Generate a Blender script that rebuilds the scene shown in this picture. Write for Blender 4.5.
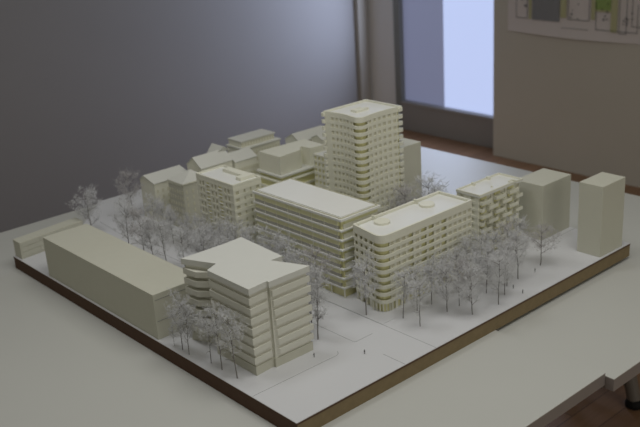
import bpy, math, random
from mathutils import Vector, Matrix
random.seed(7)
scene = bpy.context.scene
for o in list(bpy.data.objects): bpy.data.objects.remove(o)
COL = scene.collection
Z0 = 0.781                     # height of the model's white ground above the floor
# ------------------------------------------------------------------ camera
yaw, pitch, roll = 0.8652198768, 0.3532488212, -0.0652931972
fwd = Vector((math.cos(yaw)*math.cos(pitch), math.sin(yaw)*math.cos(pitch), -math.sin(pitch)))
rgt = Vector((math.sin(yaw), -math.cos(yaw), 0)); upv = rgt.cross(fwd)
r2 = math.cos(roll)*rgt + math.sin(roll)*upv; u2 = -math.sin(roll)*rgt + math.cos(roll)*upv
M = Matrix((r2, u2, -fwd)).transposed().to_4x4()
M.translation = Vector((-0.797675, -1.029275, 0.839658 + Z0))
cd = bpy.data.cameras.new('camera'); cam = bpy.data.objects.new('camera', cd); COL.objects.link(cam)
cam.matrix_world = M; cd.sensor_width = 36.0; cd.lens = 929.52/640*36
cd.dof.use_dof = True; cd.dof.focus_distance = 1.62; cd.dof.aperture_fstop = 7.1
cd.clip_start = 0.05; scene.camera = cam
# ------------------------------------------------------------------ world and lights
scene.view_settings.view_transform = 'Standard'; scene.view_settings.look = 'None'
scene.view_settings.exposure = 0.0; scene.view_settings.gamma = 1.0; scene.view_settings.use_curve_mapping = False
w = bpy.data.worlds.new('world'); scene.world = w; w.use_nodes = True
LP = dict(world=(0.142,(1.0,0.96,0.80)), window=(19,(0.64,0.74,1.0)), side=(11.5,(1.0,0.97,0.9)), lamp=(3.7,(0.97,0.98,1.0)), front=(10.6,(1.0,1.0,0.97)))
w.node_tree.nodes['Background'].inputs[0].default_value = (*LP['world'][1], 1)
w.node_tree.nodes['Background'].inputs[1].default_value = LP['world'][0]
def area(name, loc, target, sx, sy, power, color):
    l = bpy.data.lights.new(name, 'AREA'); l.shape = 'RECTANGLE'; l.size = sx; l.size_y = sy
    l.energy = power; l.color = color
    o = bpy.data.objects.new(name, l); COL.objects.link(o); o.location = loc
    o.rotation_euler = (Vector(target)-Vector(loc)).to_track_quat('-Z', 'Y').to_euler(); return o
# daylight that comes in by the frosted window at the back
area('window_daylight', (3.40, 2.75, Z0+0.45), (0.4, 2.7, Z0+0.5), 0.7, 1.5, *LP['window'])
# broad fill light added on the right hand side, as from unseen windows
area('side_fill_light', (0.5, -3.1, Z0+1.1), (0.1, 0.4, Z0), 2.4, 1.4, *LP['side'])
# ceiling luminaire above the left half of the table
area('ceiling_luminaire', (-0.05, 0.62, Z0+1.5), (-0.05, 0.62, Z0), 0.45, 0.35, *LP['lamp'])
# second ceiling luminaire, in the middle of the room
area('ceiling_luminaire', (0.35, -0.3, Z0+1.7), (0.35, -0.3, Z0), 1.1, 0.9, *LP['front'])

# ------------------------------------------------------------------ materials
def mat(name, col, rough=0.6, spec=0.3, sss=0.0, noise=0.0, nscale=40, bump=0.0, metal=0.0, alpha=1.0, col2=None):
    m = bpy.data.materials.new(name); m.use_nodes = True; nt = m.node_tree; b = nt.nodes['Principled BSDF']
    b.inputs['Base Color'].default_value = (*col, 1); b.inputs['Roughness'].default_value = rough
    b.inputs['Specular IOR Level'].default_value = spec; b.inputs['Metallic'].default_value = metal
    b.inputs['Alpha'].default_value = alpha
    if sss:
        b.inputs['Subsurface Weight'].default_value = sss
        b.inputs['Subsurface Radius'].default_value = (1.0, 0.85, 0.35); b.inputs['Subsurface Scale'].default_value = 0.007
    if noise or bump:
        tc = nt.nodes.new('ShaderNodeTexCoord'); n = nt.nodes.new('ShaderNodeTexNoise')
        n.inputs['Scale'].default_value = nscale; n.inputs['Detail'].default_value = 4
        nt.links.new(tc.outputs['Object'], n.inputs['Vector'])
        if noise:
            mx = nt.nodes.new('ShaderNodeMix'); mx.data_type = 'RGBA'
            c2 = col2 or tuple(c*(1-noise) for c in col)
            mx.inputs[6].default_value = (*col, 1); mx.inputs[7].default_value = (*c2, 1)
            nt.links.new(n.outputs['Fac'], mx.inputs[0]); nt.links.new(mx.outputs[2], b.inputs['Base Color'])
        if bump:
            bp = nt.nodes.new('ShaderNodeBump'); bp.inputs['Strength'].default_value = bump; bp.inputs['Distance'].default_value = 0.001
            nt.links.new(n.outputs['Fac'], bp.inputs['Height']); nt.links.new(bp.outputs['Normal'], b.inputs['Normal'])
    return m
IVORY = mat('ivory_resin', (0.80, 0.79, 0.67), 0.55, 0.3, 0.0, 0.05, 60)
PALEC = mat('pale_cream_acrylic', (0.84, 0.83, 0.52), 0.5)
KCARD = mat('off_white_card', (0.70, 0.69, 0.605), 0.6, 0.3, 0, 0.04, 40)
SURR = mat('window_relief', (0.66, 0.64, 0.50), 0.6)
CORE = mat('glow_tinted_cream_resin', (0.76, 0.73, 0.40), 0.55, 0.3, 0.0, 0.05, 60)  # cream pushed to yellow, standing in for light glowing inside the openings
OLIVE = mat('olive_core', (0.60, 0.58, 0.43), 0.55, 0.3, 0.0, 0.05, 60)
BLOCK = mat('painted_block', (0.59, 0.58, 0.485), 0.6, 0.3, 0, 0.05, 50, 0.1)
CARD = mat('white_card', (0.68, 0.68, 0.63), 0.6, 0.3, 0, 0.04, 40, 0.05)
PALE = mat('pale_roof_card', (0.80, 0.80, 0.77), 0.5, 0.35, 0, 0.03, 40)
GROUND = mat('ground_sheet', (0.645, 0.645, 0.66), 0.5, 0.35, 0, 0.04, 12, 0.05)
LINE = mat('score_line', (0.28, 0.28, 0.28), 0.8)
MDF = mat('raw_fibreboard', (0.27, 0.205, 0.115), 0.8, 0.2, 0, 0.25, 90, 0.3)
DARKMDF = mat('shade_and_lip_fibreboard', (0.115, 0.065, 0.040), 0.75, 0.25, 0, 0.25, 70, 0.2)  # lip's own dark tone; on the left side it stands in for shade
MELAMINE = mat('white_melamine', (0.56, 0.56, 0.525), 0.38, 0.3, 0, 0.04, 6)
EDGE = mat('melamine_edge', (0.30, 0.265, 0.25), 0.5, 0.4, 0, 0.1, 30)
STEEL = mat('grey_steel', (0.20, 0.19, 0.18), 0.4, 0.5, 0, 0.1, 20, 0, 0.5)
BLACK = mat('black_rubber', (0.015, 0.015, 0.015), 0.7)
LEGM = mat('taupe_leg', (0.22, 0.19, 0.165), 0.5, 0.4, 0, 0.1, 20)
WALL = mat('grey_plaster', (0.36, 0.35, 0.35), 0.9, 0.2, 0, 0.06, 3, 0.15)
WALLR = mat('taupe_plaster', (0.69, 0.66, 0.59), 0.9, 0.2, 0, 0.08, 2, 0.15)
REVEAL = mat('daylight_toned_plaster', (0.80, 0.80, 0.82), 0.9)  # whitened and blued: window light on this strip is put into its colour
POSTM = mat('cream_paint', (0.42, 0.39, 0.34), 0.7)
FRAME = mat('window_frame_grey', (0.36, 0.345, 0.33), 0.45, 0.5, 0, 0.05, 10)
FRAMED = mat('window_frame_dark', (0.26, 0.27, 0.26), 0.5, 0.5)
PAPER = mat('plan_paper', (0.80, 0.75, 0.74), 0.8, 0.2, 0, 0.06, 9)
INKG = mat('print_grey', (0.29, 0.30, 0.32), 0.8); INKO = mat('print_olive', (0.55, 0.55, 0.33), 0.8)
INKV = mat('print_green', (0.33, 0.46, 0.16), 0.8); INKL = mat('print_line', (0.22, 0.22, 0.23), 0.8)
BARK = mat('dried_stem', (0.27, 0.25, 0.24), 0.8, 0.2, 0, 0.3, 200)
TWIG = mat('dried_twig', (0.76, 0.76, 0.77), 0.8, 0.2, 0, 0.35, 90, col2=(0.54, 0.535, 0.54))
TWIGD = mat('dark_dried_twig', (0.60, 0.58, 0.58), 0.8, 0.2, 0, 0.35, 90, col2=(0.42, 0.40, 0.40))
STEELW = mat('grey_acrylic', (0.42, 0.41, 0.36), 0.35, 0.4)
FIG = mat('grey_figure', (0.25, 0.25, 0.25), 0.7)
def wood():
    m = bpy.data.materials.new('brown_wood_floor'); m.use_nodes = True; nt = m.node_tree; b = nt.nodes['Principled BSDF']
    tc = nt.nodes.new('ShaderNodeTexCoord'); mp = nt.nodes.new('ShaderNodeMapping'); mp.inputs['Rotation'].default_value = (0, 0, 0.0)
    br = nt.nodes.new('ShaderNodeTexBrick'); br.inputs['Color1'].default_value = (0.42, 0.235, 0.13, 1)
    br.inputs['Color2'].default_value = (0.34, 0.19, 0.105, 1); br.inputs['Mortar'].default_value = (0.18, 0.1, 0.055, 1)
    br.inputs['Scale'].default_value = 1.0; br.inputs['Mortar Size'].default_value = 0.002
    br.inputs['Brick Width'].default_value = 0.9; br.inputs['Row Height'].default_value = 0.09
    n = nt.nodes.new('ShaderNodeTexNoise'); n.inputs['Scale'].default_value = 8; n.inputs['Detail'].default_value = 6
    mp2 = nt.nodes.new('ShaderNodeMapping'); mp2.inputs['Scale'].default_value = (1, 12, 1)
    mx = nt.nodes.new('ShaderNodeMix'); mx.data_type = 'RGBA'; mx.blend_type = 'MULTIPLY'; mx.inputs[0].default_value = 0.35
    L = nt.links.new
    L(tc.outputs['Object'], mp.inputs[0]); L(mp.outputs[0], br.inputs[0]); L(tc.outputs['Object'], mp2.inputs[0]); L(mp2.outputs[0], n.inputs[0])
    L(br.outputs[0], mx.inputs[6]); L(n.outputs[0], mx.inputs[7]); L(mx.outputs[2], b.inputs['Base Color'])
    b.inputs['Roughness'].default_value = 0.4; b.inputs['Specular IOR Level'].default_value = 0.4
    return m
WOOD = wood()
def emit(name, col, s):
    m = bpy.data.materials.new(name); m.use_nodes = True; nt = m.node_tree; b = nt.nodes['Principled BSDF']
    b.inputs['Base Color'].default_value = (0.3, 0.33, 0.4, 1); b.inputs['Roughness'].default_value = 0.4
    b.inputs['Emission Color'].default_value = (*col, 1); b.inputs['Emission Strength'].default_value = s
    return m
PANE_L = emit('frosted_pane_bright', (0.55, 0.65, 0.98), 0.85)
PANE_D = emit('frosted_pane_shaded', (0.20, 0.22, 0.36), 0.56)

# ------------------------------------------------------------------ mesh builder
def offs(poly, d):
    """offset a CCW polygon inwards by d (mitred)"""
    n = len(poly); out = []
    for i in range(n):
        p0, p1, p2 = Vector(poly[i-1]), Vector(poly[i]), Vector(poly[(i+1) % n])
        a = (p1-p0).normalized(); b = (p2-p1).normalized()
        na = Vector((-a.y, a.x)); nb = Vector((-b.y, b.x)); m = na+nb
        if m.length < 1e-6: m = na
        m.normalize(); c = max(0.35, m.dot(na)); q = p1 + m*(d/c); out.append((q.x, q.y))
    return out
def roundc(poly, radii, n=6):
    out = []
    N = len(poly)
    for i, p in enumerate(poly):
        r = radii[i] if i < len(radii) else 0
        if not r: out.append(tuple(p)); continue
        p = Vector(p); a = (Vector(poly[i-1])-p).normalized(); b = (Vector(poly[(i+1) % N])-p).normalized()
        for k in range(n+1):
            t = k/n
            q = p + a*r*(1-t)**2 + b*r*t**2
            out.append((q.x, q.y))
    return out
class MB:
    def __init__(s): s.v = []; s.f = []; s.g = []
    def add(s, vs, fs):
        o = len(s.v); s.g.append((o, len(s.f))); s.v += [tuple(v) for v in vs]; s.f += [tuple(i+o for i in f) for f in fs]; return s
    def hexa(s, b, t):
        return s.add(list(b)+list(t), [(3,2,1,0),(4,5,6,7),(0,1,5,4),(1,2,6,5),(2,3,7,6),(3,0,4,7)])
    def box(s, x0, x1, y0, y1, z0, z1):
        return s.hexa([(x0,y0,z0),(x1,y0,z0),(x1,y1,z0),(x0,y1,z0)], [(x0,y0,z1),(x1,y0,z1),(x1,y1,z1),(x0,y1,z1)])
    def prism(s, poly, z0, z1, top=None):
        n = len(poly); top = top or poly
        return s.add([(x,y,z0) for x,y in poly]+[(x,y,z1) for x,y in top],
              [tuple(range(n-1,-1,-1)), tuple(range(n,2*n))]+[(i,(i+1)%n,n+(i+1)%n,n+i) for i in range(n)])
    def ring(s, poly, th, z0, z1):
        q = offs(poly, th); n = len(poly)
        vs = [(x,y,z0) for x,y in poly]+[(x,y,z0) for x,y in q]+[(x,y,z1) for x,y in poly]+[(x,y,z1) for x,y in q]
        fs = []
        for i in range(n):
            j = (i+1) % n
            fs += [(i,j,2*n+j,2*n+i), (n+j,n+i,3*n+i,3*n+j), (2*n+i,2*n+j,3*n+j,3*n+i), (j,i,n+i,n+j)]
        return s.add(vs, fs)
    def seg(s, a, b, t0, t1, z0, z1, din, dout=0.0):
        """box lying along the line a->b from t0 to t1 (metres), outward = right of a->b"""
        a = Vector(a); b = Vector(b); d = (b-a).normalized(); n = Vector((d.y, -d.x))
        P = [a+d*t0+n*dout, a+d*t0-n*din, a+d*t1-n*din, a+d*t1+n*dout]
        P = P[::-1]
        return s.hexa([(p.x,p.y,z0) for p in P][::-1], [(p.x,p.y,z1) for p in P][::-1])
    def tube(s, p0, p1, r0, r1, n=3, cap=False):
        p0 = Vector(p0); p1 = Vector(p1); d = (p1-p0)
        if d.length < 1e-7: return s
        d.normalize(); a = d.orthogonal().normalized(); b = d.cross(a)
        vs = [p0+(a*math.cos(2*math.pi*k/n)+b*math.sin(2*math.pi*k/n))*r0 for k in range(n)] + \
             [p1+(a*math.cos(2*math.pi*k/n)+b*math.sin(2*math.pi*k/n))*r1 for k in range(n)]
        fs = [(k,(k+1)%n,n+(k+1)%n,n+k) for k in range(n)]
        if cap: fs += [tuple(range(n-1,-1,-1)), tuple(range(n,2*n))]
        return s.add(vs, fs)
    def lathe(s, c, prof, n=20):
        vs = []; fs = []
        for r, z in prof:
            for k in range(n):
                vs.append((c[0]+r*math.cos(2*math.pi*k/n), c[1]+r*math.sin(2*math.pi*k/n), c[2]+z))
        for i in range(len(prof)-1):
            for k in range(n):
                fs.append((i*n+k, i*n+(k+1)%n, (i+1)*n+(k+1)%n, (i+1)*n+k))
        fs.append(tuple(range(n-1,-1,-1))); m = (len(prof)-1)*n; fs.append(tuple(range(m, m+n)))
        return s.add(vs, fs)
    def build_each(s, name, m, root, **k):
        g = s.g+[(len(s.v), len(s.f))]
        for (a, b), (c, d) in zip(g[:-1], g[1:]):
            q = MB(); q.v = s.v[a:c]; q.f = [tuple(i-a for i in f) for f in s.f[b:d]]; q.build(name, m, root, **k)
    def build(s, name, m, root=None, z=Z0, bevel=0.0, smooth=False):
        me = bpy.data.meshes.new(name)
        o0 = Vector((0, 0, z)) if root is None else Vector((0, 0, z)) - Vector(base_of(root))
        me.from_pydata([(v[0]+o0.x, v[1]+o0.y, v[2]+o0.z) for v in s.v], [], s.f); me.update()
        if smooth:
            me.polygons.foreach_set('use_smooth', [True]*len(me.polygons))
        me.materials.append(m)
        o = bpy.data.objects.new(name, me); COL.objects.link(o)
        if root is not None: o.parent = root
        if bevel:
            b = o.modifiers.new('bevel', 'BEVEL'); b.width = bevel; b.segments = 2; b.limit_method = 'ANGLE'; b.angle_limit = 0.6
        return o
def base_of(o):
    v = Vector((0, 0, 0))
    while o is not None: v = v + o.location; o = o.parent
    return v
def thing(name, label, cat, x, y, z=0.0, group=None):
    o = bpy.data.objects.new(name, None); COL.objects.link(o); o.location = (x, y, Z0+z); o.empty_display_size = 0.02
    o['label'] = label; o['category'] = cat
    if group: o['group'] = group
    return o
def tag(o, label, cat, group=None):
    o['label'] = label; o['category'] = cat
    if group: o['group'] = group
    return o
def struct(name, m, mt, bevel=0.0):
    o = m.build(name, mt, None, Z0, bevel); o['kind'] = 'structure'; return o
def rect(x0, x1, y0, y1): return [(x0,y0),(x1,y0),(x1,y1),(x0,y1)]

# ------------------------------------------------------------------ the room
FZ = -Z0
struct('floor', MB().box(-3.2, 4.2, -2.6, 3.33, FZ-0.05, FZ), WOOD)
struct('wall_left', MB().box(-3.2, 3.62, 3.33, 3.5, FZ, 2.0), WALL)
wb = MB().prism([(3.47,3.135),(3.62,3.135),(3.62,3.33),(3.415,3.33)], FZ, 2.0)
wb.box(3.47, 3.62, 2.25, 3.135, 1.55, 2.0)
struct('wall_back', wb, REVEAL)
struct('wall_right', MB().box(3.35, 3.62, -2.6, 2.25, FZ, 2.0), WALLR)
struct('trim_1', MB().box(3.31, 3.40, 3.295, 3.33, FZ, 2.0), POSTM, 0.004)
wf = MB(); wf.box(3.462, 3.54, 3.085, 3.135, FZ, 1.55)
wr_ = struct('window_1', wf, FRAMED, 0.003)
fb = MB(); fb.box(3.455, 3.53, 2.25, 3.085, FZ, FZ+0.165); fb.box(3.45, 3.53, 2.25, 3.085, FZ+0.165, -0.592)
fb.box(3.458, 3.54, 2.25, 3.085, 1.48, 1.55)
x = fb.build('window_frame', FRAME, wr_, Z0, 0.003)
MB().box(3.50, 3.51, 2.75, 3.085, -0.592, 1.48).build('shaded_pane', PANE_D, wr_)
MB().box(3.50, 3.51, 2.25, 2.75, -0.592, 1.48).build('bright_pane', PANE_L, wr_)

# ------------------------------------------------------------------ poster on the right wall
po = thing('plan_print', 'large printed site plan with grey block and green strips pinned on the taupe wall', 'poster', 3.35, 1.75, 0.2)
pm = MB(); NY = 24; ys = [2.150-(2.150-1.18)*i/NY for i in range(NY+1)]
vs = []
for i, yy in enumerate(ys):
    t = i/NY; sag = 0.012*math.sin(math.pi*min(1, t*1.2))
    for k, zz in enumerate((-0.046-0.006*t-sag*0.6, -0.01, 0.10, 0.62)):
        off = (0.004+sag, 0.003+sag*0.4, 0.0025, 0.0025)[k]
        vs.append((3.35-off, yy, zz))
pm.add(vs, [(i*4+k, (i+1)*4+k, (i+1)*4+k+1, i*4+k+1) for i in range(NY) for k in range(3)])
pm.add([(v[0]+0.0006, v[1], v[2]) for v in vs], [(i*4+k+1, (i+1)*4+k+1, (i+1)*4+k, i*4+k) for i in range(NY) for k in range(3)])
paper = pm.build('paper', PAPER, po, smooth=True)
XP = 3.35-0.0098
def flat(name, rs, m):
    b = MB()
    for y0, y1, z0, z1 in rs: b.box(XP, XP+0.0005, min(y0,y1), max(y0,y1), z0, z1)
    (b.build_each if 'strip' in name or name == 'drawing_line' else b.build)(name, m, po)
flat('grey_block', [(1.985, 1.815, 0.025, 0.30)], INKG)
flat('olive_strip', [(2.008, 1.992, 0.028, 0.3), (1.810, 1.775, 0.048, 0.3), (1.628, 1.606, 0.05, 0.3), (1.515, 1.480, -0.005, 0.3), (1.606, 1.515, 0.092, 0.102)], INKO)
flat('green_block', [(1.604, 1.517, 0.102, 0.3)], INKV)
ln = []
for (ya, yb, za, zb) in [(2.09, 2.02, 0.028, 0.13), (1.765, 1.64, 0.04, 0.16), (1.60, 1.37, 0.0, 0.14), (1.40, 1.24, 0.03, 0.3), (1.47, 1.43, -0.01, 0.3)]:
    ln += [(ya, yb, za, za+0.003), (ya, ya-0.003, za, zb), (yb, yb-0.003, za, zb)]
for i in range(26):
    yy = random.choice([2.06, 2.03, 1.75, 1.72, 1.57, 1.54, 1.44, 1.41])+random.uniform(-0.012, 0.012); zz = random.uniform(0.02, 0.14)
    ln.append((yy, yy-random.uniform(0.006, 0.016), zz, zz+random.uniform(0.003, 0.010)))
flat('drawing_line', ln, INKL)
ln = []
yy = 1.80
for i in range(15):
    wd = random.uniform(0.004, 0.009)
    ln.append((yy, yy-wd, -0.006, -0.002)); yy -= wd+0.005
flat('caption', ln, INKL)

# ------------------------------------------------------------------ tables
def table(x0, x1, y0, y1, zt, label, legs, th=0.025):
    t = thing('table', label, 'table', (x0+x1)/2, (y0+y1)/2, FZ)
    tp = MB().box(x0, x1, y0, y1, zt-0.0015, zt).build('table_top', MELAMINE, t)
    MB().box(x0, x1, y0, y1, zt-th, zt-0.0015).build('edge_board', EDGE, t)
    fr = MB(); i = 0.06
    for a in ((x0+i, x1-i, y0+i, y0+i+0.03), (x0+i, x1-i, y1-i-0.03, y1-i), (x0+i, x0+i+0.03, y0+i+0.03, y1-i-0.03), (x1-i-0.03, x1-i, y0+i+0.03, y1-i-0.03)):
        fr.box(*a, zt-th-0.045, zt-th)
    fr.build_each('under_frame', STEEL, t)
    for lx, ly in legs:
        l = MB().lathe((lx, ly, FZ), [(0.018, 0.012), (0.02, 0.02), (0.024, zt-th-0.045-FZ)], 16).build('leg', LEGM, t, smooth=False)
        MB().lathe((lx, ly, FZ), [(0.022, 0.0), (0.022, 0.006), (0.017, 0.012)], 16).build('foot', BLACK, l)
    return t
TZ = -0.0312
table(-1.25, 0.5128, -0.246, 1.283, TZ, 'large white table under the front half of the model, corner stepping out lower right', [(-1.1, -0.1), (0.2, 0.25), (-1.1, 1.1), (0.2, 1.1)])
table(0.5138, 1.386, -0.263, 1.283, TZ-0.0070, 'white table under the rear half of the city model, beside the brown floor strip', [(0.9, 0.5), (1.3, 0.5), (0.9, 1.1), (1.3, 1.1)])
sh = thing('table_extension', 'narrow white strip of table edge at far left, behind the low panelled block', 'table', 0.07, 1.314, TZ)
MB().box(-1.25, 1.386, 1.2845, 1.344, TZ-0.0255, TZ-0.0005).build('extension_board', MELAMINE, sh)

# stool whose foot shows beneath the table at the lower right
SX, SY = 1.60, 0.43
st = thing('stool', 'taupe stool leg with black foot showing on the floor under the table, lower right corner', 'stool', SX, SY, FZ)
MB().lathe((SX, SY, FZ), [(0.15, 0.435), (0.165, 0.445), (0.168, 0.46), (0.15, 0.468)], 28).build('seat', LEGM, st)
FT = [(1.525, 0.255), (1.525, 0.605), (1.765, 0.43)]
for fx, fy in FT:
    b_ = Vector((SX, SY, FZ+0.44))+Vector((fx-SX, fy-SY, 0))*0.05
    l = MB().tube((fx, fy, FZ+0.02), b_, 0.021, 0.027, 16, True).build('leg', LEGM, st)
    MB().lathe((fx, fy, FZ), [(0.026, 0), (0.028, 0.012), (0.023, 0.026)], 16).build('foot', BLACK, l)
for i in range(3):
    p, q = FT[i], FT[(i+1) % 3]
    k = 0.955
    pp = (SX+(p[0]-SX)*k, SY+(p[1]-SY)*k); qq = (SX+(q[0]-SX)*k, SY+(q[1]-SY)*k)
    MB().tube((pp[0], pp[1], FZ+0.07), (qq[0], qq[1], FZ+0.07), 0.012, 0.012, 10, True).build('stretcher', STEEL, st)

# ------------------------------------------------------------------ model board
mb = thing('display_board', 'brown fibreboard with white ground sheet carrying the whole city model', 'board', 0.5, 0.53, TZ)
W, D = 1.0, 1.0726
D2 = 1.272
def quad(e=0.0): return [(0-e, 0-e), (W+e, 0-e), (W+e, D2+e), (0.345, D2+e), (0.186-e, 1.095+e), (0-e, D+e)]
body = MB(); body.prism([(0.0015, 0), (W, 0), (W, D2), (0.345, D2), (0.186, 1.095), (0.0015, D+0.0002)], TZ, -0.0045); body.build('board', MDF, mb)
MB().box(0.0, 0.0015, 0.0, D, TZ, -0.0045).build('shade_toned_side', DARKMDF, mb)  # thin dark sheet, the shade on this side is put into its colour
MB().prism(quad(0.0005), -0.0045, -0.0012).build('dark_lip', DARKMDF, mb)
GS = MB().prism(quad(), -0.0012, 0).build('ground_sheet', GROUND, mb)
def lines(segs, wd=0.0007):
    b = MB()
    for p, q in segs:
        a = Vector(p); c = Vector(q); d = (c-a).normalized(); n = Vector((-d.y, d.x))*wd/2
        P = [a-n, c-n, c+n, a+n]
        b.hexa([(v.x, v.y, 0.0) for v in P], [(v.x, v.y, 0.00025) for v in P])
    return b
KL = [((0.002, 0.119), (0.196, 0.1165)), ((0.196, 0.1165), (0.203, 0.1195)), ((0.203, 0.1195), (0.208, 0.127)),
      ((0.2535, 0.995), (0.2535, 0.131)), ((0.2535, 0.131), (0.2565, 0.128)), ((0.2565, 0.128), (0.3007, 0.1282)),
      ((0.257, 0.0568), (0.257, 0.001)), ((0.3395, 0.97), (0.3395, 0.001)),
      ((0.86, 0.146), (0.998, 0.1455)), ((0.3395, 0.97), (0.30, 1.06)), ((0.2535, 0.995), (0.264, 1.12))]
lines(KL).build_each('kerb_line', LINE, mb)
# low pavement step beside the street
MB().box(0.3398, 0.3712, 0.14, 0.99, 0.0, 0.0010).build('pavement', GROUND, mb)

# ------------------------------------------------------------------ plain blocks
def block(x0, x1, y0, y1, h, label, seams=None):
    t = thing('massing_block', label, 'building model', (x0+x1)/2, (y0+y1)/2)
    MB().prism(rect(x0, x1, y0, y1), 0, h).build('body', BLOCK, t, bevel=0.0006)
    return t
t = block(0.0043, 0.1163, 0.4222, 0.8896, 0.0959, 'long low plain cream block along the dark front edge, left of the stepped tower')
sm = MB(); sm.box(0.0075, 0.113, 0.4216, 0.4222, 0.083, 0.0838); sm.box(0.008, 0.113, 0.4216, 0.4222, 0.038, 0.0388)
sm.build('panel_seam', LINE, t)
block(0.740, 0.850, 0.500, 0.585, 0.190, 'plain cream block half hidden right behind the tall tower')
block(0.8867, 0.9976, 0.160, 0.2382, 0.1338, 'wide plain grey-cream block between the staggered-balcony building and the slender block')
block(0.8858, 0.9749, 0.0054, 0.0644, 0.1646, 'slender tall plain block standing at the right corner of the base')
# low panelled block at the left corner
t = thing('low_building', 'small low block with brick-like offset panels at the far left corner', 'building model', 0.1, 1.05)
P = [(0.005, 1.034), (0.185, 1.055), (0.185, 1.092), (0.005, 1.0715)]
MB().prism(P, 0, 0.043).build('body', BLOCK, t, bevel=0.0005)
pn = MB(); a, b_ = P[0], P[1]; k = 0
for z0, z1, ofs in ((0.031, 0.042, 0.004), (0.0185, 0.029, -0.03), (0.006, 0.0165, 0.004), ):
    xx = ofs
    while xx < 0.17:
        s0 = max(xx, 0.004); s1 = min(xx+0.047, 0.178)
        if s1 > s0+0.004: pn.seg(a, b_, s0, s1, z0, z1, 0.0002, 0.0009)
        xx += 0.050
pn.build('facade_panel', BLOCK, t)

# ------------------------------------------------------------------ stepped tower in the foreground
t = thing('stepped_tower', 'butterfly-shaped block with stacked horizontal bands, nearest building in the foreground', 'building model', 0.115, 0.27)
ROOF = [(0.0475,0.166),(0.0905,0.169),(0.0905,0.1635),(0.1845,0.1624),(0.154,0.236),(0.181,0.236),(0.1895,0.373),(0.141,0.371),(0.0474,0.375),(0.0776,0.303),(0.0487,0.291)]
def kpoly(k):
    s = 7-k                    # 0 at the top floor
    e = 0.0011*s
    ins = min(1.0, s/1.0)
    lft = [(0.0474+0.002*ins, 0.375), (0.0600-0.0015*s*0.5*ins-0.006*ins, 0.338), (0.074+0.002*ins, 0.311)]
    P = [(0.0475,0.166+0.001*(s%2)), (0.0895,0.169), (0.0905,0.1745),(0.0945,0.1735-0.0003*s), (0.0955+e,0.1635)]
    P += [(0.1845-0.001*(s%2),0.1624+0.0008*(s%2)), (0.154,0.236), (0.181,0.236), (0.1895,0.373), (0.141,0.371)] + lft + [(0.0776,0.303),(0.0487+0.001*(s%2),0.291)]
    return P
MB().prism(offs(ROOF, 0.0022), 0.0, 0.0175).build('base', BLOCK, t)
cr = MB(); cr.prism(offs(ROOF, 0.0040), 0.0165, 0.168); cr.build('core', KCARD, t)
for k in range(8):
    zb = 0.0157+0.0195*k
    P = ROOF if k == 7 else kpoly(k)
    MB().prism(P, zb+0.0075, zb+0.0195).build('floor_band', CARD if k == 7 else KCARD, t, bevel=0.0004)

# ------------------------------------------------------------------ facades
def piers(m, a, b, widths, z0, z1, gap, din, dout=0.0):
    """vertical piers along a->b; widths = unit widths, each unit centred on an opening of width (unit-gap)"""
    L = (Vector(b)-Vector(a)).length; s = sum(widths); tt = 0; dout -= 0.0003; i0 = 0.0010
    for wd in widths:
        u = wd/s*L
        m.seg(a, b, max(tt, i0), tt+gap/2, z0, z1, din, dout); m.seg(a, b, tt+u-gap/2, min(tt+u, L-i0), z0, z1, din, dout); tt += u
# ---- round cornered building
t = thing('apartment_building', 'nine-storey block with rounded balcony corner and two round roof drums', 'building model', 0.514, 0.218)
EH = 0.166; x0, x1, y0, y1 = 0.3725, 0.6490, 0.1690, 0.2640; xl = 0.3880
EP = roundc([(x0-0.002,y0-0.002),(x1,y0),(x1,y1),(xl,y1)], [0.026, 0.004, 0, 0.003], 8)
MB().prism(offs(EP, 0.0060), 0, EH-0.0085).build('core', CORE, t)
fa = MB(); fl = 0.0163; zb = 0.0188
for k in range(8):
    z = zb+fl*k; fa.ring(EP, 0.0038, z+0.0002, z+0.0074)
fa.ring(EP, 0.0038, zb+fl*8, EH-0.004)
seqy = [.0165, .0175, .0175, .0245, .0175, .0245, .0235, .0175, .0235, .0165, .0165, .0165, .0165, .0165]
piers(fa, (x0+0.024, y0), (x1-0.002, y0), seqy, 0, EH-0.004, 0.0068, 0.0036, -0.0002)
piers(fa, (xl-0.0004, y1-0.002), (x0+0.0041, y0+0.0255), [0.019]*4, 0, EH-0.004, 0.0085, 0.0036, -0.0002)
piers(fa, (x1, y0+0.004), (x1, y1), [0.019]*5, 0, EH-0.004, 0.0072, 0.0036, -0.0002)
fa.build('facade', IVORY, t)
wi = MB()
wi.seg((x0, y0), (x1, y0), 0.026, 0.026+0.0560, 0.020, EH-0.014, 0.0050, -0.0019)
for (ta, tb) in ((0.0995, 0.1150), (0.1575, 0.1740), (0.1970, 0.2745)): wi.seg((x0, y0), (x1, y0), ta, tb, 0.020, EH-0.014, 0.0050, -0.0019)
wi.build_each('window_infill', SURR, t)
gf = MB()
for k in range(7):
    an = k/6; 
    q = Vector((x0, y0))+Vector((0,1))*0.028*(1-an)**2+Vector((1,0))*0.028*an**2
    gf.tube((q.x+0.002, q.y+0.002, 0), (q.x+0.002, q.y+0.002, 0.0188), 0.0016, 0.0016, 6)
gf.build_each('ground_floor_column', IVORY, t)
MB().prism(offs(EP, 0.003), EH-0.0075, EH-0.006).build('roof_deck', PALE, t)
MB().ring(EP, 0.0042, EH-0.004, EH).build('parapet', IVORY, t)
for cx, cy, r in ((0.4410, 0.2330, 0.0165), (0.5740, 0.2310, 0.0165)):
    MB().lathe((cx, cy, EH-0.006), [(r, 0), (r, 0.0050), (r-0.0008, 0.0056)], 28).build('roof_drum', IVORY, t)
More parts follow.
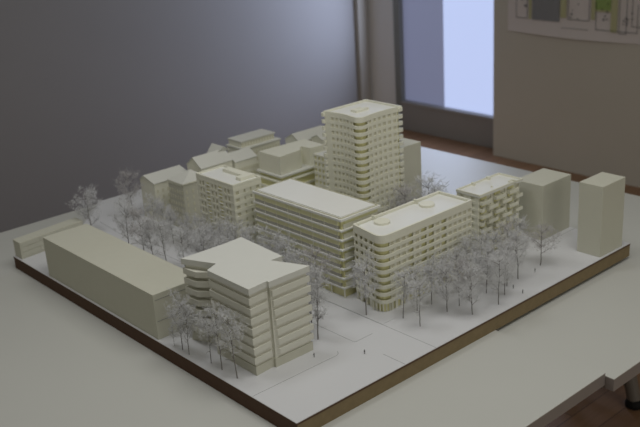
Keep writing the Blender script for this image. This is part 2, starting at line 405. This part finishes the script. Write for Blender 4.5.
MB().box(0.440, 0.444, 0.252, 0.262, EH-0.006, EH+0.004).box(0.566, 0.570, 0.252, 0.262, EH-0.006, EH+0.004).build_each('roof_vent', IVORY, t)

# ---- tall tower
t = thing('residential_tower', 'tallest building, a cream tower with curved balcony corner and wavy parapet', 'building model', 0.657, 0.5)
FH = 0.3155; x0, x1, y0, y1 = 0.5885, 0.7250, 0.4430, 0.5600
def wave(a, b, amp, n=10, ph=0):
    a = Vector(a); b = Vector(b); d = (b-a).normalized(); nn = Vector((d.y, -d.x)); out = []
    for k in range(n+1):
        s = k/n; q = a.lerp(b, s)+nn*amp*math.sin(math.pi*s+ph)*(1 if ph == 0 else 1); out.append((q.x, q.y))
    return out
FP = wave((x0, y1-0.020), (x0, y0+0.022), -0.0045, 8)
corner = [(x0-0.0015, y0+0.015), (x0-0.0005, y0+0.009), (x0+0.0025, y0+0.0035), (x0+0.0075, y0-0.0005), (x0+0.014, y0-0.0020), (x0+0.020, y0-0.0015)]
FP = FP + corner + wave((x0+0.027, y0), (x1-0.014, y0), -0.0035, 8) + [(x1, y0-0.002), (x1, y1), (x0+0.02, y1), (x0-0.003, y1)]
cor = offs(FP, 0.0058)
MB().prism(cor, 0, FH-0.008).build('core', CORE, t)
fa = MB(); fl = 0.0163; z = 0.013; k = 0
while z+fl*k < FH-0.012:
    zz = z+fl*k; fa.ring(FP, 0.0036, zz-0.0025, zz+0.0052); k += 1
fa.ring(FP, 0.0036, FH-0.0125, FH-0.004)
def piers_path(m, path, n, gap, z0, z1, din):
    L = [(Vector(path[i+1])-Vector(path[i])).length for i in range(len(path)-1)]; tot = sum(L)
    for j in range(n+1):
        c = tot*j/n; lo = max(0, c-gap/2); hi = min(tot, c+gap/2); acc = 0
        for i, l in enumerate(L):
            a0 = max(lo, acc); a1 = min(hi, acc+l)
            if a1 > a0+1e-6: m.seg(path[i], path[i+1], a0-acc, a1-acc, z0, z1, din, -0.0002)
            acc += l
piers_path(fa, wave((x0, y1-0.020), (x0, y0+0.022), -0.0045, 8), 6, 0.0060, 0, FH-0.003, 0.0035)
piers_path(fa, wave((x0+0.027, y0), (x1-0.014, y0), -0.0035, 8), 6, 0.0075, 0, FH-0.003, 0.0035)
fa.seg((x0-0.003, y1), (x0, y1-0.020), 0.004, 0.020, 0, FH-0.003, 0.0034, -0.0002)
fa.build('facade', IVORY, t)
wi = MB()
for pth in (wave((x0, y1-0.020), (x0, y0+0.024), -0.0045, 8), wave((x0+0.028, y0), (x1-0.014, y0), -0.0035, 8)):
    for i in range(8):
        l_ = (Vector(pth[i+1])-Vector(pth[i])).length
        wi.seg(pth[i], pth[i+1], -0.0001, l_+0.0001, 0.004, FH-0.014, 0.0046, -0.0020)
wi.build('window_infill', SURR, t)
bal = MB(); k = 0
while z+fl*k < FH-0.006:
    zz = z+fl*k
    bal.prism(roundc([(x0-0.0075, y1-0.006), (x0+0.010, y1-0.006), (x0+0.010, y1+0.004), (x0-0.0075, y1+0.004)], [0.004, 0, 0, 0.004], 4), zz-0.003, zz+0.0055)
    bal.prism(roundc([(x1-0.012, y0-0.0040), (x1+0.0025, y0-0.0040), (x1+0.0025, y0+0.018), (x1-0.012, y0+0.018)], [0.002, 0.005, 0.005, 0], 4), zz-0.003, zz+0.0055)
    k += 1
bal.build_each('corner_balcony', IVORY, t)
MB().prism(offs(FP, 0.003), FH-0.0065, FH-0.0045).build('roof_deck', PALE, t)
MB().ring(FP, 0.0040, FH-0.004, FH).build('parapet', IVORY, t)
MB().prism([(0.628,0.492),(0.668,0.492),(0.668,0.503),(0.640,0.503),(0.640,0.512),(0.628,0.512)], FH-0.006, FH+0.0015).prism([(0.636,0.508),(0.660,0.508),(0.660,0.516),(0.636,0.516)], FH-0.006, FH+0.0005).build('roof_plant', IVORY, t)

# ---- office building with glass bands
t = thing('office_building', 'long office block with flat pale roof, thin white slabs and grey glass bands', 'building model', 0.428, 0.426)
x0, x1, y0, y1, DH = 0.3710, 0.4850, 0.2800, 0.5715, 0.1778
DP = rect(x0, x1, y0, y1)
MB().prism(offs(DP, 0.0060), 0.0, DH-0.0080).build('core', CORE, t)
fl = 0.0213
zs = [DH-0.0070-fl*k for k in range(1, 8)]
for z in zs: MB().prism(DP, z-0.0016, z+0.0018).build('floor_slab', PALE, t)
for z in zs:
    MB().prism([(x0+0.0022, y0+0.012), (x1-0.004, y0+0.012), (x1-0.004, y1-0.004), (x0+0.0022, y1-0.004)], z+0.0018, z+0.0092).build('grey_glazing_band', STEELW, t)
    MB().prism([(x0+0.0028, y0+0.0125), (x0+0.016, y0+0.0125), (x0+0.016, y0+0.0055), (x1-0.004, y0+0.0055), (x1-0.004, y1-0.004), (x0+0.0028, y1-0.004)], z+0.0092, z+fl-0.0016).build('cream_upper_band', PALEC, t)
    MB().prism([(x0+0.010, y0+0.0035), (x1-0.006, y0+0.0035), (x1-0.006, y0+0.013), (x0+0.010, y0+0.013)], z+0.0018, z+0.0118).build('cream_parapet', IVORY, t)
mu = MB()
for z in zs[:4]:
    for j in range(8): mu.seg((x0, y1), (x0, y0), max(0.0045, j*0.0396), max(0.0045, j*0.0396)+0.0006, z+0.0018, z+fl-0.0016, 0.0040, -0.0016)
mu.build_each('mullion', IVORY, t)
cl = MB()
for j in range(8): cl.box(x0+0.001, x0+0.0035, y0+0.001+j*0.0408, y0+0.0035+j*0.0408, 0, zs[-1]-0.0016)
for j in range(1, 4): cl.box(x0+j*0.036, x0+j*0.036+0.0025, y0+0.001, y0+0.0035, 0, zs[-1]-0.0016)
cl.build_each('ground_floor_column', IVORY, t)
MB().prism(DP, DH-0.0075, DH-0.0025).build('roof_slab', PALE, t)
MB().ring(offs(DP, 0.0035), 0.0016, DH-0.0025, DH-0.0006).build('roof_kerb', OLIVE, t)
MB().prism(offs(DP, 0.0090), DH-0.0025, DH).build('roof_panel', PALE, t)

# ---- building with staggered balconies
t = thing('staggered_building', 'block with staggered box balconies between the round-cornered block and the plain wide block', 'building model', 0.79, 0.23)
x0, x1, y0, y1, NH = 0.7130, 0.8620, 0.2060, 0.2690, 0.1505
NP = rect(x0, x1, y0, y1)
MB().prism(offs(NP, 0.003), 0, NH-0.005).build('core', IVORY, t)
bx = MB(); fl = 0.0163; bay = (x1-x0)/6
rows = 9
pan = MB()
for k in range(rows):
    z = NH-0.008-fl*(k+1)
    a = (x0+0.003, y0); L = x1-x0-0.003
    for j in range(-1, 4):
        s0 = max(0.0, (0.025 if k % 2 else 0.001)+j*0.0485); s1 = min(L, (0.025 if k % 2 else 0.001)+j*0.0485+0.0325)
        if s1-s0 < 0.006: continue
        bx.seg(a, (x1, y0), s0, s1, z, z+0.0016, 0.003, 0.0095)
        bx.seg(a, (x1, y0), s0, s1, z+0.0016, z+0.0075, -0.0080, 0.0095)
        bx.seg(a, (x1, y0), s0, s0+0.0014, z+0.0016, z+0.0075, 0.003, 0.0080)
        bx.seg(a, (x1, y0), s1-0.0014, s1, z+0.0016, z+0.0075, 0.003, 0.0080)
    for j in range(3):
        pan.seg(a, (x1, y0), 0.006+j*0.0485, 0.026+j*0.0485, z+0.0082, z+0.0152, 0.002, -0.0002)
bx.build('box_balcony', IVORY, t); pan.build_each('window_recess', CORE, t)
sk = MB()
for k in range(rows):
    z = NH-0.006-fl*(k+1)
    sk.ring(NP, 0.003, z-0.0015, z+0.0045)
piers(sk, (x0, y0), (x1, y0), [1]*6, 0, NH-0.006, 0.008, 0.0028, -0.0002)
piers(sk, (x0, y1), (x0, y0), [1]*2, 0, NH-0.006, 0.022, 0.0028, -0.0002)
sk.build('facade', IVORY, t)
NP2 = [(x0-0.001, y0-0.006), (x1-0.030, y0-0.006), (x1-0.030, y0+0.006), (x1-0.020, y0+0.006), (x1-0.020, y0-0.007), (x1+0.002, y0-0.007), (x1+0.002, y1), (x0-0.001, y1)]
MB().prism(NP2, NH-0.006, NH-0.0035).build('roof_deck', PALE, t)
MB().ring(NP2, 0.0028, NH-0.0035, NH+0.0008).build('parapet', IVORY, t)
MB().box(0.762, 0.768, 0.2585, 0.2665, NH-0.0035, NH+0.004).box(0.815, 0.823, 0.2585, 0.2665, NH-0.0035, NH+0.004).lathe((0.780, 0.222, NH-0.0035), [(0.0022, 0), (0.0022, 0.004)], 10).build_each('roof_vent', IVORY, t)

# ---- flat roofed block with window slits (left middle)
t = thing('slit_window_building', 'flat-roofed block with tall window slits and two yellowish balcony columns', 'building model', 0.385, 0.677)
x0, x1, y0, y1, GH = 0.3420, 0.4230, 0.6040, 0.7500, 0.1895
GP = rect(x0, x1, y0, y1)
MB().prism(offs(GP, 0.0024), 0, GH-0.0055).build('core', OLIVE, t)
fa = MB(); fl = 0.0172
L = y1-y0; wins = [(0.012,0.018),(0.024,0.030),(0.0385,0.0510),(0.060,0.066),(0.0735,0.0795),(0.088,0.1005),(0.111,0.117),(0.124,0.130)]
edges = [0]+[e for w_ in wins for e in w_]+[L]
for i in range(0, len(edges), 2): fa.seg((x0, y1), (x0, y0), max(edges[i], 0.001), min(edges[i+1], L-0.001), 0, GH-0.0092, 0.0030, -0.0005)
for k in range(11):
    z = GH-0.0085-fl*k; fa.seg((x0, y1), (x0, y0), 0.0004, L-0.0004, max(z-0.0052, 0), z-0.0003, 0.003, 0)
piers(fa, (x0, y0), (x1, y0), [0.020, 0.016, 0.016, 0.020], 0, GH-0.0092, 0.0135, 0.0030, -0.0002)
for k in range(11):
    z = GH-0.0085-fl*k; fa.seg((x0, y0), (x1, y0), 0.0002, x1-x0, max(z-0.0085, 0), z-0.0003, 0.003, 0.0001)
fa.prism(offs(GP, 0.0003), GH-0.0088, GH-0.0055)
fa.build('facade', IVORY, t)
ba = MB()
for k in range(10):
    z = GH-0.0085-fl*k
    for w_ in (wins[2], wins[5]): ba.seg((x0, y1), (x0, y0), w_[0]-0.0004, w_[1]+0.0004, z-0.0125, z-0.0105, 0.0022, 0.0012)
ba.build('balcony_slab', PALE, t)
cc = MB()
for w_ in (wins[2], wins[5]): cc.seg((x0, y1), (x0, y0), w_[0], w_[1], 0, GH-0.009, 0.0034, -0.0018)
cc.build('balcony_back', CORE, t)
MB().prism(offs(GP, 0.002), GH-0.005, GH-0.004).build('roof_deck', PALE, t)
MB().ring(GP, 0.003, GH-0.005, GH).build('parapet', IVORY, t)
MB().prism([(0.378,0.622),(0.4195,0.622),(0.4195,0.640),(0.413,0.640),(0.413,0.716),(0.396,0.716),(0.396,0.640),(0.378,0.640)][0:8], GH-0.004, GH+0.0035).build('roof_plant', IVORY, t)

# ---- hip roof house
def winrow(m, a, b, n, rows, z0, fl, ww, wh, d=0.0006):
    L = (Vector(b)-Vector(a)).length; u = L/n
    for k in range(rows):
        for j in range(n):
            c = (j+0.5)*u; m.seg(a, b, c-ww/2, c+ww/2, z0+fl*k, z0+fl*k+wh, 0.0, d)
t = thing('hip_roof_building', 'narrow block with pyramid hip roof and dotted cornice, left of the slit-window block', 'building model', 0.405, 0.905)
x0, x1, y0, y1, HH = 0.3790, 0.4550, 0.8730, 0.9400, 0.1265
HP = rect(x0, x1, y0, y1)
MB().prism(HP, 0, HH-0.004).build('wall', BLOCK, t)
MB().prism(offs(HP, -0.0018), HH-0.004, HH-0.0005).build('cornice', IVORY, t)
dn = MB()
for k in range(14): dn.seg((x0, y1), (x0, y0), 0.002+k*0.0045, 0.0045+k*0.0045, HH-0.0085, HH-0.004, 0, 0.0014)
dn.build('dentil', IVORY, t)
wn = MB(); winrow(wn, (x0, y1), (x0, y0), 6, 6, 0.012, 0.017, 0.0045, 0.009, 0.0008); winrow(wn, (x0, y0), (x1, y0), 4, 6, 0.012, 0.017, 0.0045, 0.009, 0.0008)
wn.build('window_surround', SURR, t)
q = offs(HP, -0.0018); ap = [(0.424, 0.903), (0.428, 0.903), (0.428, 0.907), (0.424, 0.907)]
MB().prism(q, HH-0.0005, HH+0.0195, ap).build('hip_roof', CARD, t)

def gabled(name, label, x0, x1, y0, y1, eave, ridge, ry, ncol=6, rows=5, wins=True):
    t = thing(name, label, 'building model', (x0+x1)/2, (y0+y1)/2)
    g = MB(); A = [(x0,y0),(x0,y1)]
    v = [(x0,y0,0),(x0,y1,0),(x0,y1,eave),(x0,ry,ridge),(x0,y0,eave),(x1,y0,0),(x1,y1,0),(x1,y1,eave),(x1,ry,ridge),(x1,y0,eave)]
    g.add(v, [(4,3,2,1,0),(5,6,7,8,9),(0,5,9,4),(1,2,7,6),(0,1,6,5),(4,9,8,3),(3,8,7,2)])
    g.build('wall', IVORY, t)
    r = MB(); e = 0.0018
    s1 = (ridge-eave)/(ry-y0); s2 = (ridge-eave)/(y1-ry)
    for (ya, yb, za, zb) in ((y0-e, ry, eave-s1*e, ridge), (ry, y1+e, ridge, eave-s2*e)):
        P = [(x0-e, ya, za+0.0001), (x1+e, ya, za+0.0001), (x1+e, yb, zb+0.0001), (x0-e, yb, zb+0.0001)]
        r.hexa(P, [(p[0], p[1], p[2]+0.0016) for p in P])
    r.build('gable_roof', CARD, t)
    if wins:
        wn = MB(); winrow(wn, (x0, y0), (x1, y0), ncol, rows, 0.010, 0.017, 0.005, 0.009, 0.0007)
        wn.build('window_surround', SURR, t)
    return t
gabled('gabled_building', 'gabled slab house at the left end of the far row, beside a hazy tree', 0.3670, 0.4780, 0.9905, 1.0610, 0.1045, 0.1175, 1.040, 7, 5)
t = gabled('gabled_building', 'gabled house with a cross gable, behind the slit-window block', 0.4760, 0.5760, 0.9300, 0.9960, 0.1300, 0.1535, 0.965, 6, 6)
cg = MB(); cg.add([(0.546,0.960,0.149),(0.596,0.960,0.149),(0.596,1.010,0.134),(0.546,1.010,0.134),(0.571,0.952,0.1640),(0.571,1.010,0.1640)], [(0,1,4),(1,2,5,4),(2,3,5),(3,0,4,5),(3,2,1,0)])
cg.build('cross_gable', CARD, t)
gabled('gabled_building', 'gabled house with rows of windows between the cross-gable house and the flat slab', 0.5785, 0.6500, 0.9200, 0.9820, 0.1240, 0.1420, 0.953, 9, 6)
# ---- back slab with terrace
t = thing('terraced_slab_building', 'long flat slab with set-back top floor, farthest left of the tall tower', 'building model', 0.72, 1.02)
MB().prism(rect(0.655, 0.785, 0.984, 1.060), 0, 0.128).build('lower_storeys', IVORY, t)
MB().prism(rect(0.652, 0.788, 0.981, 1.062), 0.128, 0.1315).build('terrace_slab', CARD, t)
MB().prism(rect(0.658, 0.775, 0.996, 1.054), 0.1315, 0.147).build('top_storey', IVORY, t)
MB().prism(rect(0.656, 0.778, 0.993, 1.056), 0.147, 0.150).build('roof_slab', CARD, t)
wn = MB(); winrow(wn, (0.658, 0.996), (0.775, 0.996), 12, 1, 0.134, 0.017, 0.0055, 0.0095, 0.0008); winrow(wn, (0.655, 0.984), (0.785, 0.984), 13, 6, 0.010, 0.0195, 0.0055, 0.011, 0.0008)
wn.build('window_surround', SURR, t)
# ---- middle block with the curved cut
t = thing('curved_cut_building', 'flat-roofed block with a curved notch in its long side, above yellowish terraces', 'building model', 0.70, 0.82)
TP = [(0.629, 0.792), (0.7000, 0.7985), (0.7080, 0.8010)]
for k in range(7):
    TP.append((0.710+0.020*(k/6), 0.803+0.020*math.sin(math.pi*0.5*k/6)))
TP += [(0.7320, 0.7900), (0.776, 0.7850), (0.7815, 0.8700), (0.629, 0.879)]
MB().prism(TP, 0.100, 0.150).build('upper_storeys', IVORY, t, bevel=0.0004)
for (e, za, zb, m) in ((-0.010, 0.096, 0.100, CARD), (-0.002, 0.087, 0.096, CORE), (-0.014, 0.083, 0.087, IVORY), (-0.008, 0.066, 0.083, CORE), (-0.014, 0.060, 0.066, IVORY), (-0.008, 0.046, 0.060, CORE), (-0.014, 0.040, 0.046, IVORY), (-0.008, 0.0, 0.040, CORE)):
    MB().prism(offs(rect(0.629, 0.800, 0.790, 0.875), e), za, zb).build('terrace_slab' if m is not CORE else 'recessed_storey', m, t)
# ---- small block by the tower
t = thing('small_windowed_block', 'small flat block with windowed front tucked against the left side of the tall tower', 'building model', 0.75, 0.71)
x0, x1, y0, y1, JH = 0.703, 0.800, 0.672, 0.744, 0.150
MB().prism(offs(rect(x0,x1,y0,y1), 0.003), 0, JH-0.002).build('core', CORE, t)
fa = MB(); jp = rect(x0,x1,y0,y1)
for k in range(9): fa.ring(jp, 0.0028, JH-0.005-0.0163*k, JH-0.005-0.0163*k+0.0072 if k else JH)
piers(fa, (x0,y1), (x0,y0), [1]*5, 0, JH-0.004, 0.007, 0.0026, -0.0002); piers(fa, (x0,y0), (x1,y0), [1]*6, 0, JH-0.004, 0.008, 0.0026, -0.0002)
fa.build('facade', IVORY, t)
MB().prism(offs(jp, 0.002), JH-0.003, JH-0.001).build('roof_deck', CARD, t)
gabled('gabled_building', 'small far gabled roof visible just above the curved-notch block', 0.842, 0.955, 0.965, 1.030, 0.110, 0.128, 0.998, 8, 5, False)
gabled('gabled_building', 'farthest low roof touching the left edge of the tall tower', 0.875, 0.990, 0.900, 0.950, 0.118, 0.130, 0.925, 8, 5, False)

# ------------------------------------------------------------------ model trees
def make_tree(seed, H, cr, clear, dens, wide=1.0, dark=False):
    """one bare wire-like model tree of height H: trunk mesh and crown mesh (mesh data only)"""
    R = random.Random(seed); tm = MB(); cm = MB()
    cz = H*(clear+(1-clear)*0.5); rz = H*(1-clear)*0.5; rx = cr*wide
    p = Vector((0, 0, 0)); pts = [p.copy()]; n = 9
    dx, dy = R.uniform(-0.05, 0.05), R.uniform(-0.05, 0.05)
    for i in range(n):
        p = p+Vector((dx*H/n+R.uniform(-0.02, 0.02)*H/n*3, dy*H/n+R.uniform(-0.02, 0.02)*H/n*3, H*0.82/n)); pts.append(p.copy())
    rt = 0.0011*H/0.11
    for i in range(n): tm.tube(pts[i], pts[i+1], rt*(1-0.75*i/n), rt*(1-0.75*(i+1)/n), 5)
    def inside(q):
        return ((q.x-pts[-1].x*0.6)/rx)**2+((q.y-pts[-1].y*0.6)/rx)**2+((q.z-cz)/rz)**2 < 1.0
    tips = []
    for i in range(15):
        s = clear*0.8+(1-clear*0.8)*R.random()*0.8; f = s/0.82*n; f = min(f, n-0.01); b = pts[int(f)].lerp(pts[int(f)+1], f-int(f))
        ang = i*2.4+R.uniform(-0.4, 0.4); el = R.uniform(0.35, 1.0)
        d = Vector((math.cos(ang)*math.cos(el), math.sin(ang)*math.cos(el), math.sin(el))); q = b.copy(); r = rt*0.46
        for j in range(5):
            d = (d+Vector((R.uniform(-.3,.3), R.uniform(-.3,.3), R.uniform(-.2,.25)))).normalized()
            q2 = q+d*rx*0.27
            if not inside(q2) and j > 1: break
            tm.tube(q, q2, r, r*0.72, 3); q = q2; r *= 0.72
            tips.append((q.copy(), d.copy()))
    for (q, d) in list(tips):
        for m_ in range(2):
            dd = (d+Vector((R.uniform(-1,1), R.uniform(-1,1), R.uniform(-.6,.8)))).normalized(); q1 = q.copy()
            for j in range(3):
                dd = (dd+Vector((R.uniform(-.4,.4), R.uniform(-.4,.4), R.uniform(-.3,.3)))).normalized()
                q2 = q1+dd*rx*0.14; cm.tube(q1, q2, 0.00030, 0.00022, 3); q1 = q2
                tips.append((q2.copy(), dd.copy()))
    ncl = 0
    while ncl < dens*0.78:
        q, d = R.choice(tips)
        q = q+Vector((R.gauss(0,1), R.gauss(0,1), R.gauss(0,1)))*rx*0.12
        ncl += 1
        if R.random() < 0.25:
            g_ = Vector((R.gauss(0,1), R.gauss(0,1), R.gauss(0,1))).normalized()*R.uniform(0.45, 0.99)
            q = Vector((pts[-1].x*0.6+g_.x*rx, pts[-1].y*0.6+g_.y*rx, cz+g_.z*rz))
        if not inside(q): continue
        for m_ in range(9):
            a = q+Vector((R.gauss(0,1), R.gauss(0,1), R.gauss(0,1)))*0.0015*H/0.11
            dd = Vector((R.gauss(0,1), R.gauss(0,1), R.gauss(0,1)+0.3)).normalized()
            L = R.uniform(0.0014, 0.0032)*H/0.11
            cm.tube(a, a+dd*L, 0.00027, 0.00020, 3)
    return tm, cm
def mesh_of(m, name, mt):
    me = bpy.data.meshes.new(name); me.from_pydata(m.v, [], m.f); me.materials.append(mt); me.update(); return me
protos = []
for i, (cr_, clear, dens, dark) in enumerate([(0.028, 0.22, 380, 0), (0.025, 0.24, 300, 0), (0.031, 0.22, 460, 0), (0.022, 0.20, 270, 0), (0.027, 0.30, 270, 0), (0.036, 0.36, 360, 1), (0.018, 0.25, 300, 0)]):
    tm, cm = make_tree(100+i, 0.11, cr_, clear, dens, 1.0, dark)
    protos.append((mesh_of(tm, 'trunk', BARK), mesh_of(cm, 'crown', TWIGD if dark else TWIG)))
proto_tree = None
def put_tree(x, y, h, kind, label, group, wide=1.0, z=0.0):
    global proto_tree
    if proto_tree is None:
        r = bpy.data.objects.new('model_tree', None)
        a = bpy.data.objects.new('trunk', protos[0][0]); b = bpy.data.objects.new('crown', protos[0][1])
        for c in (r, a, b): COL.objects.link(c)
        a.parent = r; b.parent = r; r.empty_display_size = 0.01; proto_tree = (r, a, b)
    else:
        r, a, b = (o.copy() for o in proto_tree); 
        for c in (r, a, b): COL.objects.link(c)
        a.parent = r; b.parent = r; a.data = protos[kind][0]; b.data = protos[kind][1]
    s = h/0.11
    r.location = (x, y, Z0+z); r.scale = (s*wide, s*wide, s); r.rotation_euler = (0, 0, random.uniform(0, 6.28))
    r['label'] = label; r['category'] = 'model tree'; r['group'] = group
    return r
ORD = ['first','second','third','fourth','fifth','sixth','seventh','eighth','ninth','tenth','eleventh','twelfth','thirteenth','fourteenth','fifteenth']
G1 = 'wire trees at the front left corner of the stepped tower'
L1 = ['bare wire tree closest to the long low block, leaning beside its end wall', 'pale wire tree with dark trunk second from the long low block, front edge',
      'wire tree in the middle of the clump before the stepped tower', 'wire tree right of the middle in the clump before the stepped tower', 'tallest wire tree of the front clump, nearest the stepped tower corner',
      'small low shrub-like tree between the end wall and the front clump']
for (x, y, h, k), lb in zip([(0.014,0.352,0.127,1),(0.012,0.327,0.112,0),(0.021,0.268,0.119,1),(0.020,0.233,0.134,4),(0.021,0.188,0.142,4),(0.012,0.377,0.050,3)], L1):
    put_tree(x, y, h, k, lb, G1, 0.85)
put_tree(0.215, 0.189, 0.160, 6, 'slender single tree with dense upright crown right of the stepped tower', 'single trees', 0.95)
G2 = 'wire trees before the round-cornered building'
L2 = [(0.347,0.192,0.138,0,'pale bushy tree at the left face of the round-cornered building'),
 (0.386,0.128,0.113,3,'thin tree directly before the rounded balcony corner'),
 (0.426,0.128,0.108,1,'thin tree just behind the dark-trunked one, right of the rounded corner'),
 (0.383,0.080,0.109,4,'dark-trunked tree nearest the brown board edge, right of the rounded corner'),
 (0.464,0.082,0.117,2,'broad pale tree before the third yellow balcony column'),
 (0.500,0.081,0.105,5,'darker tree close behind the bright bushy one, mid front row'),
 (0.488,0.037,0.113,2,'bright bushy tree near the board edge, right of the middle of the front row'),
 (0.557,0.027,0.119,4,'tall thin-stemmed tree standing closest to the board edge'),
 (0.637,0.068,0.108,1,'sparse tree before the right end of the round-cornered building'),
 (0.680,0.072,0.123,0,'straight dark-stemmed tree below the staggered balconies'),
 (0.769,0.079,0.097,5,'isolated wide umbrella-like tree with brownish crown before the wide plain block')]
for x, y, h, k, lb in L2: put_tree(x, y, h, k, lb, G2, 1.4 if lb.startswith('isolated') else 1.0)
for i, x in enumerate([0.470,0.512,0.552,0.594,0.634,0.676,0.716,0.755]):
    put_tree(x, 0.131+random.uniform(-.006,.006), random.uniform(0.100,0.118), [0,2,1,0,2,0,5,1][i], ORD[i]+' from left of the rear-row trees before the two balcony fronts', 'rear row of trees along the right street')
for i, (x, y) in enumerate([(0.535,0.083),(0.582,0.078),(0.618,0.105),(0.600,0.045)]):
    put_tree(x, y, random.uniform(0.098,0.112), [1,0,2,0][i], ORD[i]+' from left of the trees between the bushy and the sparse one', 'middle row of trees along the right street')
for i in range(13):
    y = 0.935-i*0.0525
    put_tree(0.316+random.uniform(-.012,.012), y, random.uniform(0.092,0.108) + (0.030 if 0.25 < y < 0.66 else 0), random.choice([0,1,2,2,5,0]), ORD[i]+' from the far end of the trees on the office side of the street', 'trees along the inner street side')
for i in range(12):
    y = 0.640-i*0.037
    put_tree(0.272-0.03*(i%2)+random.uniform(-.005,.005), y, random.uniform(0.100,0.122), random.choice([0,1,2,4,0]), ORD[i]+' from the far end of the trees between stepped tower and street', 'trees along the outer street side')
L3 = [(0.205,1.05,0.135,2,'round-crowned tree standing alone at the far left behind the long low block'),
 (0.33,1.055,0.138,5,'hazy tree at the left end of the gabled slab house, against the wall'),
 (0.19,0.836,0.158,1,'grey tree second from the left behind the long low block'),
 (0.20,0.785,0.136,5,'dark dense tree behind the middle of the long low block'),
 (0.20,0.746,0.128,3,'narrow tree just right of the dark one behind the long low block'),
 (0.21,0.706,0.130,4,'thin branching tree behind the long low block, before the hip-roofed block'),
 (0.22,0.646,0.124,1,'open-branched tree left of the stepped tower roof')]
for x, y, h, k, lb in L3: put_tree(x, y, h, k, lb, 'trees behind the long low block', 1.05 if lb.startswith('round') else 0.9)
for i, (x, y, h) in enumerate([(0.741,0.372,0.168),(0.715,0.330,0.150),(0.665,0.378,0.150),(0.700,0.415,0.135)]):
    put_tree(x, y, h, [4,1,5,1][i], ['bare twiggy tree against the blue-lit table right of the tall tower','tree close behind the round-cornered roof, right of the tower','tree at the right foot of the tall tower','short tree before the plain block behind the tower'][i], 'trees behind the round-cornered building')

# ------------------------------------------------------------------ scale figures
def figure(x, y, label, s=0.0092):
    b = MB()
    for sx in (-1, 1): b.tube((x+sx*0.0006, y, 0), (x+sx*0.0004, y, s*0.5), 0.00045, 0.0007, 6, True)
    b.lathe((x, y, s*0.47), [(0.0010, 0), (0.0012, s*0.12), (0.0015, s*0.33), (0.0006, s*0.38), (0.0005, s*0.40), (0.0009, s*0.46), (0.0009, s*0.50), (0.0004, s*0.54)], 8)
    for sx in (-1, 1): b.tube((x+sx*0.0014, y, s*0.78), (x+sx*0.0018, y+0.0003, s*0.45), 0.0004, 0.0003, 5, True)
    o = b.build('scale_figure', FIG, None); tag(o, label, 'figurine', 'tiny scale figures on the ground')
figure(0.7323, 0.0662, 'tiny grey standing figure left of the isolated umbrella-like tree')
figure(0.6354, 0.0500, 'tiny grey figure below the sparse tree at the right end of the front row')
figure(0.6298, 0.0218, 'tiny grey figure nearest the board edge, right of the closest tree')
figure(0.1640, 0.1425, 'tiny grey figure before the right corner of the stepped tower')
figure(0.2351, 0.0824, 'tiny figure alone on the open ground of the crossing')
